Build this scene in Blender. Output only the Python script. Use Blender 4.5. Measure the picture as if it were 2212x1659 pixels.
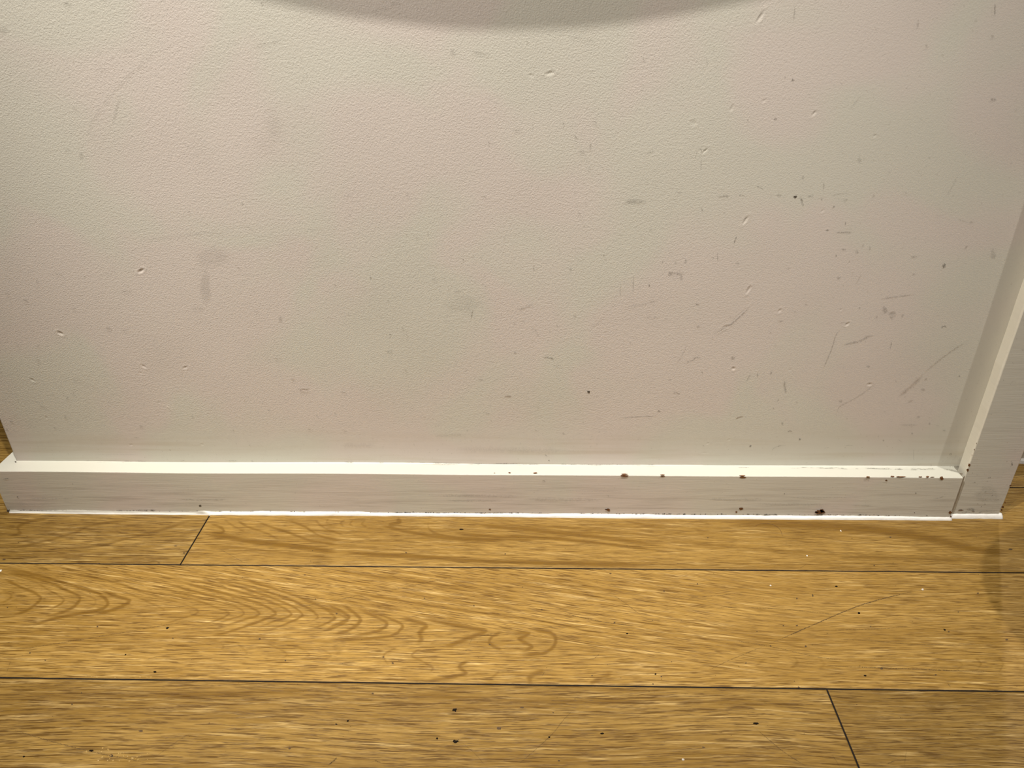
import bpy, math, random
import numpy as np
from mathutils import Vector

random.seed(7); rng = np.random.default_rng(7)
for o in list(bpy.data.objects): bpy.data.objects.remove(o)
SC = bpy.context.scene
COL = SC.collection

# ------------------------------------------------------------------ camera
W, H = 2212, 1659
F_PX, PITCH, YAW, ROLL = 1600.67, 0.50478, -0.0294, -0.01103
CAM = np.array([0.0, -0.86441, 0.7])
fwd = np.array([math.sin(YAW)*math.cos(PITCH), math.cos(YAW)*math.cos(PITCH), -math.sin(PITCH)])
r0 = np.cross(fwd, [0, 0, 1]); r0 /= np.linalg.norm(r0); u0 = np.cross(r0, fwd)
cr, sr = math.cos(ROLL), math.sin(ROLL)
RT, UP = cr*r0 + sr*u0, -sr*r0 + cr*u0
cd = bpy.data.cameras.new('camera'); cam = bpy.data.objects.new('camera', cd); COL.objects.link(cam)
from mathutils import Matrix
m = Matrix(((RT[0], UP[0], -fwd[0], CAM[0]), (RT[1], UP[1], -fwd[1], CAM[1]), (RT[2], UP[2], -fwd[2], CAM[2]), (0, 0, 0, 1)))
cam.matrix_world = m
cd.sensor_fit = 'HORIZONTAL'; cd.sensor_width = 36.0; cd.lens = F_PX/W*36.0
cd.clip_start = 0.01
SC.camera = cam

# ------------------------------------------------------------------ view, world, lamps
SC.view_settings.view_transform = 'Standard'; SC.view_settings.look = 'None'
SC.view_settings.gamma = 1; SC.view_settings.use_curve_mapping = False
SC.view_settings.exposure = 0.0
wd = bpy.data.worlds.new('world'); SC.world = wd; wd.use_nodes = True
bg = wd.node_tree.nodes['Background']; bg.inputs[0].default_value = (1.0, 0.95, 0.86, 1); bg.inputs[1].default_value = 0.04

def lamp(name, kind, loc, power, color=(1, .93, .82), size=0.02, target=None, size_y=None, spot=None, blend=.6):
    l = bpy.data.lights.new(name, kind); o = bpy.data.objects.new(name, l); COL.objects.link(o)
    o.location = loc; l.energy = power; l.color = color
    if kind == 'AREA':
        l.size = size
        if size_y: l.shape = 'RECTANGLE'; l.size_y = size_y
    else:
        l.shadow_soft_size = size
    if kind == 'SPOT': l.spot_size = math.radians(spot or 110); l.spot_blend = blend
    if target is not None:
        o.rotation_euler = (Vector(target)-Vector(loc)).to_track_quat('-Z', 'Y').to_euler()
    return o
# ceiling downlights of the room, an added fill for the left floor, and the soft glow of the ceiling
lamp('downlight_front', 'SPOT', (-.12, -.66, 2.9), 320, (1, .94, .87), .010, (-.16, .02, .62), spot=39, blend=1)
lamp('downlight_left', 'SPOT', (-1.0, -1.05, 2.35), 200, (1, .94, .87), .03, (.20, -.02, .28), spot=50, blend=1)
lamp('downlight_right', 'SPOT', (1.5, -.6, 2.8), 165, (1, .94, .87), .02, (.72, -.22, 0), spot=40, blend=1)
lamp('left_floor_fill', 'SPOT', (-.9, -.58, 2.8), 165, (1, .93, .82), .02, (-.78, -.26, 0), spot=32, blend=1)  # extra lamp, added to brighten the left part of the floor
lamp('downlight_behind', 'SPOT', (1.38, 1.35, 2.6), 95, (1, .93, .83), .02, (.75, .1, 0), spot=70, blend=1)
lamp('ceiling_glow', 'AREA', (-.3, -1.2, 3.0), 15, (1, .95, .87), 2.6, (-.3, -1.2, 0))

# ------------------------------------------------------------------ helpers
def px(x, y, axis, val):
    """the point of the plane axis=val that stands at (x, y) in the 2212x1659 photograph"""
    d = (x-W/2)/F_PX*RT - (y-H/2)/F_PX*UP + fwd
    return CAM + d*(val-CAM[axis])/d[axis]
def to_px(P):
    d = P-CAM
    z = d@fwd
    return W/2+F_PX*(d@RT)/z, H/2-F_PX*(d@UP)/z
def mesh_obj(name, V, Fc, mat, parent=None, smooth=False, attrs=None):
    me = bpy.data.meshes.new(name)
    V = np.asarray(V, dtype=np.float32)
    if isinstance(Fc, np.ndarray) and Fc.ndim == 2:
        n = len(Fc); k = Fc.shape[1]
        me.vertices.add(len(V)); me.vertices.foreach_set('co', V.ravel())
        me.loops.add(n*k); me.loops.foreach_set('vertex_index', Fc.astype(np.int32).ravel())
        me.polygons.add(n); me.polygons.foreach_set('loop_start', np.arange(0, n*k, k, dtype=np.int32))
        me.update(calc_edges=True)
    else:
        me.from_pydata([tuple(map(float, v)) for v in V], [], [tuple(f) for f in Fc])
    if smooth: me.polygons.foreach_set('use_smooth', np.ones(len(me.polygons), dtype=bool))
    for k, (t, a) in (attrs or {}).items():
        at = me.attributes.new(k, t, 'POINT')
        at.data.foreach_set('value' if t == 'FLOAT' else 'vector', np.asarray(a, dtype=np.float32).ravel())
    me.materials.append(mat); me.update()
    o = bpy.data.objects.new(name, me); COL.objects.link(o)
    if parent: o.parent = parent
    return o
def structure(o): o['kind'] = 'structure'; return o
def thing(o, label, cat, group=None):
    o['label'] = label; o['category'] = cat
    if group: o['group'] = group
    return o
def vnoise(x, y, seed=0):
    """smooth value noise, -1..1"""
    r = np.random.default_rng(seed); T = r.uniform(-1, 1, (256, 256))
    xi = np.floor(x).astype(int); yi = np.floor(y).astype(int); fx = x-xi; fy = y-yi
    fx = fx*fx*(3-2*fx); fy = fy*fy*(3-2*fy)
    g = lambda a, b: T[a % 256, b % 256]
    return (g(xi, yi)*(1-fx)+g(xi+1, yi)*fx)*(1-fy)+(g(xi, yi+1)*(1-fx)+g(xi+1, yi+1)*fx)*fy

class NT:
    def __init__(s, name):
        s.m = bpy.data.materials.new(name); s.m.use_nodes = True; s.t = s.m.node_tree; s.t.nodes.clear()
        s.out = s.n('ShaderNodeOutputMaterial'); s.b = s.n('ShaderNodeBsdfPrincipled')
        s.t.links.new(s.b.outputs[0], s.out.inputs[0])
    def n(s, k, **kw):
        nd = s.t.nodes.new(k)
        for a, v in kw.items(): setattr(nd, a, v)
        return nd
    def L(s, a, b): s.t.links.new(a, b)
    def put(s, sock, v):
        if hasattr(v, 'links'): s.L(v, sock)
        else: sock.default_value = v
    def math(s, op, a, b=0.0, c=None, clamp=False):
        nd = s.n('ShaderNodeMath', operation=op, use_clamp=clamp); s.put(nd.inputs[0], a); s.put(nd.inputs[1], b)
        if c is not None: s.put(nd.inputs[2], c)
        return nd.outputs[0]
    def vmul(s, v, k):
        nd = s.n('ShaderNodeVectorMath', operation='MULTIPLY'); s.put(nd.inputs[0], v); nd.inputs[1].default_value = k; return nd.outputs[0]
    def noise(s, v, scale, detail=3, rough=.5, dist=0):
        nd = s.n('ShaderNodeTexNoise'); s.L(v, nd.inputs['Vector']); nd.inputs['Scale'].default_value = scale
        nd.inputs['Detail'].default_value = detail; nd.inputs['Roughness'].default_value = rough; nd.inputs['Distortion'].default_value = dist
        return nd.outputs['Fac']
    def rng(s, v, a, b, c=0., d=1., smooth=True):
        nd = s.n('ShaderNodeMapRange', interpolation_type='SMOOTHSTEP' if smooth else 'LINEAR'); s.put(nd.inputs[0], v)
        for i, q in enumerate((a, b, c, d)): nd.inputs[i+1].default_value = q
        return nd.outputs[0]
    def mix(s, f, a, b, mode='MIX'):
        nd = s.n('ShaderNodeMix', data_type='RGBA', blend_type=mode); s.put(nd.inputs[0], f)
        for sk, v in ((nd.inputs[6], a), (nd.inputs[7], b)):
            if hasattr(v, 'links'): s.L(v, sk)
            else: sk.default_value = (*v, 1)
        return nd.outputs[2]
    def attr(s, name): return s.n('ShaderNodeAttribute', attribute_name=name)
    def bump(s, h, strength, dist):
        nd = s.n('ShaderNodeBump'); nd.inputs['Strength'].default_value = strength; nd.inputs['Distance'].default_value = dist
        s.L(h, nd.inputs['Height']); return nd.outputs[0]

# ------------------------------------------------------------------ materials
PINK, GREEN = (.605, .545, .488), (.580, .558, .480)
def paint(name, wall):
    t = NT(name); pos = t.n('ShaderNodeNewGeometry').outputs['Position']
    col = t.mix(t.rng(t.noise(pos, 5.5, 2, .5, .6), .40, .60), PINK, GREEN)
    t.b.inputs['Specular IOR Level'].default_value = .35
    if wall:
        sp = t.rng(t.noise(pos, 240, 2, .6), .66, .74, 0, .35)          # tiny flecks of grime
        col = t.mix(sp, col, (.40, .36, .30))
        low = t.n('ShaderNodeSeparateXYZ'); t.L(pos, low.inputs[0])
        st = t.rng(t.noise(t.vmul(pos, (4, 4, 90)), 1.0, 4, .6), .45, .72)  # brush and mop streaks by the baseboard
        near = t.rng(low.outputs[2], .15, .095)
        col = t.mix(t.math('MULTIPLY', st, t.math('MULTIPLY', near, .30)), col, (.42, .34, .22))
        g = t.attr('grime').outputs['Fac']
        gn = t.rng(t.noise(pos, 420, 3, .7), .35, .62, .35, 1)
        col = t.mix(t.math('MULTIPLY', g, gn, clamp=True), col, (.22, .19, .155))
        fade = t.rng(low.outputs[2], .10, .16, .25, 1)
        h = t.math('MULTIPLY', t.noise(pos, 560, 2, .6, .3), t.math('MULTIPLY', fade, t.rng(low.outputs[0], .48, .05, .35, 1)))
        t.L(t.bump(h, 1.0, .00042), t.b.inputs['Normal'])
        t.b.inputs['Roughness'].default_value = .55
    else:
        st = t.rng(t.noise(t.vmul(pos, (7, 7, 170)), 1.0, 4, .6), .42, .75, 0, .45)
        zz = t.n('ShaderNodeSeparateXYZ'); t.L(pos, zz.inputs[0])
        col = t.mix(t.math('MULTIPLY', st, t.rng(zz.outputs[2], .072, .03, .25, 1)), col, (.30, .26, .21))
        col = t.mix(t.rng(t.noise(pos, 300, 2, .6), .68, .76, 0, .5), col, (.3, .27, .22))
        h = t.noise(t.vmul(pos, (30, 30, 500)), 1.0, 2, .5)
        t.L(t.bump(h, .5, .0003), t.b.inputs['Normal'])
        t.b.inputs['Roughness'].default_value = .36
    t.L(col, t.b.inputs['Base Color'])
    return t.m
M_WALL = paint('wall_paint', True)
M_TRIM = paint('trim_paint', False)
M_LIT_TOP = paint('lit_top_trim_paint', False)  # trim paint whose tint carries the strong overhead light on top faces
for _n in M_LIT_TOP.node_tree.nodes:
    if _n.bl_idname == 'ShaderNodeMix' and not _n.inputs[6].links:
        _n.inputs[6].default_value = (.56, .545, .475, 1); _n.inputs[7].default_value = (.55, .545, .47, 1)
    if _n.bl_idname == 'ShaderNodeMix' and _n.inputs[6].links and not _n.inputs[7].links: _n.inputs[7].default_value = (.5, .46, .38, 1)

t = NT('white_sealant'); pos = t.n('ShaderNodeNewGeometry').outputs['Position']
sx = t.n('ShaderNodeSeparateXYZ'); t.L(pos, sx.inputs[0])
c = t.mix(t.rng(t.noise(t.vmul(pos, (40, 200, 200)), 1.0, 4, .6), .55, .78, 0, .6), (.70, .68, .63), (.42, .38, .32))
c = t.mix(t.math('MULTIPLY', t.rng(sx.outputs[0], -.475, -.49), t.rng(sx.outputs[2], .0012, .0024)), c, (.36, .34, .29))   # greyed over on the left
t.L(c, t.b.inputs['Base Color']); t.b.inputs['Roughness'].default_value = .4
t.L(t.bump(t.noise(pos, 300, 2, .5), .5, .0006), t.b.inputs['Normal'])
M_SEAL = t.m

def flat(name, col, rough=.6, var=None, scale=300):
    t = NT(name)
    pos = t.n('ShaderNodeNewGeometry').outputs['Position']
    t.L(t.mix(t.rng(t.noise(pos, scale, 3, .6), .4, .62), col, var or tuple(v*.6 for v in col)), t.b.inputs['Base Color'])
    t.b.inputs['Roughness'].default_value = rough
    return t.m
M_CHIP = flat('bare_brown_wood', (.17, .065, .018), .6, (.08, .032, .01), 500)
M_DIRT = flat('black_dirt', (.014, .010, .006), .9); M_DIRT.node_tree.nodes['Principled BSDF'].inputs['Specular IOR Level'].default_value = .1
M_FILL = flat('joint_filler', (.46, .40, .32), .6, (.36, .30, .22), 200)
M_UNDER = flat('dark_underlay', (.02, .013, .008), .9)
M_CRUMB = flat('white_crumb', (.85, .82, .74), .35, (.7, .66, .58))
M_TOP = flat('white_laminate', (.75, .72, .66), .3, (.7, .67, .6))
M_STEEL = flat('brushed_steel', (.55, .55, .55), .3, (.45, .45, .45)); M_STEEL.node_tree.nodes['Principled BSDF'].inputs['Metallic'].default_value = 1
M_SEAT = flat('dark_seat', (.05, .04, .03), .5)

def rubbed(name, col, scale=520):
    """a rubbed-on mark: patchy, so the surface shows through between the specks; 'strength' comes with the mesh"""
    t = NT(name); t.b.inputs['Base Color'].default_value = (*col, 1); t.b.inputs['Roughness'].default_value = .7
    pos = t.n('ShaderNodeNewGeometry').outputs['Position']
    a = t.attr('strength').outputs['Fac']
    n = t.rng(t.noise(pos, scale, 2, .6), .38, .60, .25, 1)
    al = t.math('MULTIPLY', a, t.math('MAXIMUM', n, t.rng(a, .8, .95)), clamp=True)
    t.L(al, t.b.inputs['Alpha'])
    return t.m
M_SCUFF = rubbed('grey_scuff', (.10, .085, .065))
M_BSCUFF = rubbed('brown_scuff', (.20, .12, .06))
M_SCR = rubbed('dark_scratch', (.07, .038, .012), 700)

# oak planks. vector 'grain' = (along, across, ring phase); 'look' = (ring strength, heartwood streak, plank tone)
t = NT('oak_planks')
g = t.attr('grain').outputs['Vector']; lk = t.n('ShaderNodeSeparateXYZ'); t.L(t.attr('look').outputs['Vector'], lk.inputs[0])
gs = t.n('ShaderNodeSeparateXYZ'); t.L(g, gs.inputs[0])
pv = t.n('ShaderNodeCombineXYZ'); t.L(gs.outputs[0], pv.inputs[0]); t.L(gs.outputs[1], pv.inputs[1]); t.L(t.math('MULTIPLY', lk.outputs[2], 7.0), pv.inputs[2])
pv = pv.outputs[0]
fg = t.n('ShaderNodeSeparateXYZ'); t.L(t.attr('figure').outputs['Vector'], fg.inputs[0])
pv2 = t.n('ShaderNodeCombineXYZ'); t.L(gs.outputs[0], pv2.inputs[0]); t.L(t.math('MULTIPLY_ADD', gs.outputs[0], .165, gs.outputs[1]), pv2.inputs[1]); t.L(t.math('MULTIPLY', lk.outputs[2], 7.0), pv2.inputs[2]); pv2 = pv2.outputs[0]
def both(f): return t.math('ADD', t.math('MULTIPLY', f(pv), t.math('SUBTRACT', 1.0, fg.outputs[1])), t.math('MULTIPLY', f(pv2), fg.outputs[1]))
pore = both(lambda v: t.rng(t.noise(t.vmul(v, (30, 760, 1)), 1.0, 3, .6, .1), .51, .61))
fine = both(lambda v: t.rng(t.noise(t.vmul(v, (20, 380, 1)), 1.0, 4, .65), .36, .62))
hair_ = both(lambda v: t.noise(t.vmul(v, (60, 1500, 1)), 1.0, 1, .5))
jit = t.math('MULTIPLY_ADD', t.noise(t.vmul(pv, (30, 420, 1)), 1.0, 3, .6), .75, -.37)
ph = t.math('FRACT', t.math('ADD', gs.outputs[2], jit))
ring = t.math('MULTIPLY', t.math('MULTIPLY', t.rng(ph, 0, .16), t.rng(ph, .62, .20)), lk.outputs[0])
bnd = t.rng(t.math('ADD', fg.outputs[0], t.math('MULTIPLY', t.math('MULTIPLY', jit, 2.0), t.math('POWER', fg.outputs[0], .5))), .10, .75, 0, 1)
bnd = t.math('MULTIPLY', bnd, t.math('MULTIPLY_ADD', fg.outputs[0], .5, .5))
wide = t.noise(t.vmul(pv, (1.6, 24, 1)), 1.0, 2, .5)
blot = both(lambda v: t.noise(t.vmul(v, (11, 210, 1)), 1.0, 4, .65))
col = t.mix(t.rng(wide, .32, .68), (.325, .195, .047), (.420, .262, .070))
col = t.mix(t.rng(blot, .50, .70, 0, .85), col, (.640, .450, .175))
col = t.mix(t.math('MAXIMUM', t.math('MULTIPLY', bnd, .92), ring, clamp=True), col, (.150, .074, .007))
col = t.mix(t.math('MULTIPLY', fine, .52), col, (.170, .086, .009))
col = t.mix(t.rng(hair_, .40, .70, 0, .50), col, (.170, .088, .010))
col = t.mix(t.math('MULTIPLY', pore, .84), col, (.100, .046, .004))
hs = t.n('ShaderNodeHueSaturation'); t.L(col, hs.inputs['Color']); t.L(t.math('MULTIPLY_ADD', lk.outputs[2], .32, .72), hs.inputs['Value'])
t.L(hs.outputs[0], t.b.inputs['Base Color'])
t.put(t.b.inputs['Roughness'], t.rng(t.noise(t.vmul(pv, (14, 60, 1)), 1.0, 3, .6), .3, .7, .34, .50))
t.b.inputs['Specular IOR Level'].default_value = .25
hh = t.math('ADD', t.math('MULTIPLY', pore, -.6), t.math('MULTIPLY', fine, -.3))
t.L(t.bump(hh, .55, .0004), t.b.inputs['Normal'])
M_OAK = t.m

# ------------------------------------------------------------------ setting: dimensions
HS, TH = .0738, .026          # baseboard height, baseboard thickness in front of the wall face
Y1, Y2 = -.1102, -.2978       # plank seams
PW = Y1-Y2
XL, XB0, XB1 = -.7636, .6140, .6835

# ------------------------------------------------------------------ grain figure and dark bands of the planks in view, traced band by band
def smooth_line(P, step=6):
    P = [np.array(p, float) for p in P]
    if len(P) == 2:
        n = max(2, int(np.linalg.norm(P[1]-P[0])/step)); return [P[0]+(P[1]-P[0])*i/n for i in range(n+1)]
    out = []
    Q = [2*P[0]-P[1]]+P+[2*P[-1]-P[-2]]
    for i in range(1, len(Q)-2):
        n = max(2, int(np.linalg.norm(Q[i+1]-Q[i])/step))
        for j in range(n):
            s = j/n; out.append(.5*((2*Q[i])+(-Q[i-1]+Q[i+1])*s+(2*Q[i-1]-5*Q[i]+4*Q[i+1]-Q[i+2])*s*s+(-Q[i-1]+3*Q[i]-3*Q[i+1]+Q[i+2])*s**3))
    out.append(P[-1]); return out
# (crop, points, half width in crop px, strength); A starts at (0,1100), B at (700,1100), D at (1400,1100) of the photo
DARK_BANDS = {0: [
 ('A',[(0,430),(110,490),(200,525),(262,565),(240,600),(170,650),(60,690)],11,.8),('A',[(0,395),(200,455),(300,510),(400,570),(405,590),(370,620),(250,670)],9,.65),('A',[(0,382),(260,450),(400,505),(500,555),(510,580),(480,620),(400,660),(250,700)],11,.8),
 ('A',[(0,520),(60,540),(70,570),(0,600)],10,.6),('A',[(420,500),(590,565),(612,590),(600,620),(520,650)],9,.5),('A',[(0,360),(300,440),(500,500),(640,545),(690,595),(680,622),(620,650),(400,690),(240,735),(170,795)],12,.9),
 ('A',[(640,520),(770,565),(830,585),(800,612),(740,640),(600,680)],14,.9),('A',[(700,500),(850,550),(960,600),(1050,640),(1040,660)],9,.6),('A',[(800,500),(1000,560),(1150,600),(1265,645),(1255,672),(1180,695),(1000,750)],8,.6),
 ('A',[(300,380),(700,460),(900,520),(1200,570),(1360,620),(1462,658),(1455,682),(1380,715),(1200,770)],8,.75),('A',[(900,470),(1300,570),(1500,620),(1562,658),(1550,682),(1470,705),(1350,750)],8,.7),
 ('A',[(1000,460),(1300,540),(1560,610),(1658,660),(1645,685),(1540,715),(1400,765)],9,.8),('A',[(1100,450),(1400,530),(1650,600),(1762,658),(1750,682),(1660,720),(1500,775),(1300,830)],10,.85),
 ('A',[(1200,440),(1500,520),(1750,600),(1862,662),(1850,688),(1740,725),(1600,780)],9,.75),('A',[(1300,430),(1600,520),(1850,610),(1935,668),(1925,692),(1840,732),(1700,785)],9,.8),
 ('A',[(1400,440),(1750,540),(1950,620),(2035,682),(2025,705),(1940,742)],10,.8),('A',[(1500,430),(1850,540),(2050,620),(2145,688),(2130,712),(2060,745),(1950,780)],10,.8),('A',[(1900,560),(2100,640),(2225,700),(2200,732),(2100,775),(2000,800)],10,.7),
 ('A',[(1270,815),(1400,850),(1435,885),(1400,902)],10,.55),('A',[(1500,845),(1560,895),(1585,930),(1520,940)],9,.5),('A',[(1700,855),(1800,900),(1842,935),(1790,960)],9,.55),('A',[(1850,850),(1950,905),(1985,938),(1920,960)],9,.5),('A',[(2000,865),(2080,905),(2125,942),(2050,965)],9,.5),
 ('A',[(1000,800),(1180,870),(1240,905),(1200,935)],12,.35),('A',[(200,745),(330,715),(420,720)],10,.35),('A',[(600,860),(760,880),(800,930)],8,.3),('A',[(300,1010),(380,1030),(300,1060)],16,.2),
 ('B',[(0,600),(120,660),(162,692),(120,722),(0,770)],12,.8),('B',[(100,600),(200,670),(235,712),(200,750),(150,780),(40,810)],14,.8),('B',[(200,630),(330,690),(402,728),(385,760),(300,795),(150,815)],13,.8),
 ('B',[(250,640),(420,700),(502,742),(490,772),(430,812),(250,832),(0,838)],11,.85),('B',[(480,690),(620,730),(655,752),(612,790),(625,840),(560,855)],18,.8),('B',[(600,690),(900,755),(1035,780),(940,820),(800,870),(760,850)],17,.85),
 ('B',[(1150,780),(1075,820),(1060,860),(1110,892),(1150,900)],13,.8),('B',[(1180,790),(1312,798),(1250,830),(1300,860),(1332,885),(1250,922)],14,.85),('B',[(1300,765),(1450,790),(1485,830),(1472,880),(1400,925),(1250,930)],14,.85),
 ('B',[(480,880),(400,920),(380,950),(425,1010)],10,.6),('B',[(640,880),(560,935),(600,960),(700,1020),(650,1062)],10,.6),('B',[(960,950),(865,1010),(912,1050),(800,1082),(640,1102)],14,.75),('B',[(1130,1035),(1060,1092)],12,.55),
 ('B',[(1420,1030),(1315,1078),(1345,1115)],24,.7),('B',[(1850,1050),(1745,1098),(1700,1128)],20,.65),('B',[(40,880),(110,900),(60,930)],22,.45),('B',[(200,990),(260,1030),(200,1060)],10,.3),
 ('B',[(0,372),(300,425),(600,462),(800,495),(1000,545)],16,.65),('B',[(200,380),(900,440),(1100,470)],8,.5),('B',[(0,500),(400,570),(900,650),(1300,700),(1600,760),(1760,805),(1860,865)],8,.75),('B',[(0,560),(500,650),(800,710),(1000,765)],8,.6),
 ('B',[(1000,540),(1400,600),(1800,680),(2211,760)],9,.5),('B',[(1100,620),(1600,690),(2000,780),(2211,830)],8,.5),('B',[(600,600),(1100,680),(1500,740),(1780,810)],8,.5),('B',[(700,490),(900,500),(1040,545),(1080,560),(900,560)],14,.5),
 ('B',[(1200,400),(1700,500),(2211,570)],8,.45),('B',[(1100,450),(1500,520),(2211,640)],8,.45),('B',[(1120,950),(1400,955),(1800,1000),(2211,1010)],12,.35),('B',[(1140,945),(1250,960),(1330,955)],16,.45),('B',[(0,440),(500,530),(1000,610),(1400,670)],8,.5),
 ('B',[(2000,760),(2100,740),(2211,750)],12,.35),('B',[(1900,940),(2100,985),(2211,990)],10,.35),
 ('D',[(0,500),(500,570),(1000,640)],8,.45),('D',[(0,600),(400,700),(800,790),(1200,880)],9,.5),('D',[(0,690),(300,760),(600,810)],9,.5),('D',[(700,880),(640,920),(720,960)],14,.45),('D',[(850,860),(880,900),(830,940)],12,.5),('D',[(1000,880),(1040,910),(1000,940)],12,.45),
 ('D',[(1500,900),(1560,930),(1500,960)],9,.35),('D',[(1650,880),(1700,915),(1650,950)],9,.4),('D',[(1800,880),(1850,915),(1800,955)],9,.4),('D',[(1920,870),(1960,910),(1920,960)],9,.45),('D',[(2050,860),(2090,910),(2060,960)],9,.45),('D',[(2150,860),(2190,900)],9,.4),
 ('D',[(600,720),(1000,700),(1500,700)],9,.3),('D',[(1100,480),(1600,540),(2100,560)],10,.25)],
 -1: [('A',[(330,60),(190,78),(112,118),(130,152),(60,170)],12,.7),('A',[(900,60),(600,100),(480,150),(300,200),(0,275)],12,.6),('A',[(700,60),(500,100),(350,150),(150,205),(0,230)],10,.45),('A',[(1250,70),(1000,140),(800,190),(640,235),(400,245)],13,.6),
 ('A',[(420,130),(480,160),(440,175)],18,.5),('A',[(1320,100),(1100,200),(900,250),(500,290)],16,.4),('A',[(1300,60),(1200,110),(1000,180)],20,.3),
 ('A',[(1340,90),(1422,120),(1425,152),(1330,150)],11,.8),('A',[(1290,160),(1460,180),(1600,205),(1900,240),(2211,283)],19,.95),('A',[(1240,230),(1500,250),(1900,285),(2211,330)],20,.5),('A',[(1430,60),(1500,110),(1580,150)],8,.6),('A',[(1510,60),(1580,110),(1700,150),(1800,200)],9,.7),
 ('A',[(1620,60),(1700,100),(1850,150),(1990,200),(2211,235)],10,.75),('A',[(1820,65),(1950,110),(2050,170),(2211,210)],9,.7),('A',[(2010,60),(2080,120),(2211,170)],9,.65),
 ('B',[(30,60),(15,85),(60,105)],8,.55),('B',[(140,65),(105,90),(130,110)],8,.6),('B',[(190,65),(165,95),(190,110)],8,.6),('B',[(270,65),(240,95),(280,115)],8,.6),('B',[(340,60),(370,100),(560,150),(700,172),(900,192),(1200,200)],13,.85),('B',[(460,60),(485,80),(400,108)],15,.85),
 ('B',[(680,70),(665,100),(700,150),(850,180),(1100,192),(1400,200)],9,.8),('B',[(845,70),(800,110),(850,150),(1100,178),(1400,182),(1800,222),(2211,272)],12,.8),('B',[(960,60),(985,92),(1200,120),(1700,172),(2211,240)],15,.8),('B',[(1050,60),(1200,100),(1500,140),(1900,155)],9,.6),
 ('B',[(1150,60),(1300,100),(1700,130),(2211,180)],8,.55),('B',[(0,268),(300,288),(700,310),(1000,332),(1600,348),(2211,360)],17,.95),('B',[(1900,70),(2211,130)],9,.5),('B',[(0,230),(500,262),(900,290)],9,.4),('B',[(1300,230),(1800,300),(2211,330)],8,.35),
 ('D',[(0,180),(400,215),(900,255),(1400,285),(2100,300)],20,.55),('D',[(0,130),(500,150),(1100,190)],9,.35),('D',[(400,75),(700,85),(1000,95),(1400,130),(1700,185),(1950,240),(2211,262)],30,.85),('D',[(1500,75),(1800,100),(2100,130)],9,.3),('D',[(0,320),(600,340),(1500,350)],12,.3)],  # the widest dark band slants down to the right, below the baseboard
 1: [('A',[(0,1180),(300,1190),(600,1185),(1000,1195),(1500,1180),(1900,1165),(2211,1165)],26,.62),('B',[(0,1175),(300,1190),(700,1200),(1100,1218),(1600,1230),(2211,1245)],22,.6),('A',[(1500,1210),(2211,1200)],30,.35),('B',[(0,1215),(800,1240),(1600,1262)],34,.3),('D',[(0,1118),(500,1140),(1020,1160)],18,.5),
 ('A',[(0,1400),(600,1450),(1400,1470),(2211,1430)],14,.2),('B',[(1200,1500),(1700,1480),(2211,1520)],16,.22),('D',[(1150,1380),(1600,1400),(2211,1370)],24,.3),('D',[(1180,1180),(1700,1230),(2211,1240)],20,.2)]}
GO = {'A': (0, 1100, 2.968), 'B': (700, 1100, 2.968), 'D': (1400, 1100, 2.724)}
def bands(u, v, row):
    out = np.zeros(u.shape)
    for c, P, w, a in DARK_BANDS.get(row, []):
        ox, oy, k = GO[c]
        L = np.array(smooth_line([(ox+x/k, oy+y/k) for x, y in P], 9)); w = w/k
        lo, hi = L.min(0)-3*w, L.max(0)+3*w
        m_ = (u > lo[0]) & (u < hi[0]) & (v > lo[1]) & (v < hi[1])
        if not m_.any(): continue
        uu, vv = u[m_], v[m_]; best = np.full(uu.shape, 1e9); fr = np.zeros(uu.shape); n = len(L)
        for i in range(n-1):
            ax_, ay = L[i]; dx, dy = L[i+1]-L[i]; t_ = np.clip(((uu-ax_)*dx+(vv-ay)*dy)/(dx*dx+dy*dy+1e-9), 0, 1)
            d = (uu-ax_-t_*dx)**2+(vv-ay-t_*dy)**2
            q = d < best; best[q] = d[q]; fr[q] = (i+t_[q])/(n-1)
        ends = np.clip(np.minimum(fr, 1-fr)*6+.15, 0, 1)
        out[m_] = np.maximum(out[m_], a*ends*np.exp(-best/(w*w)))
    return out

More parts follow.
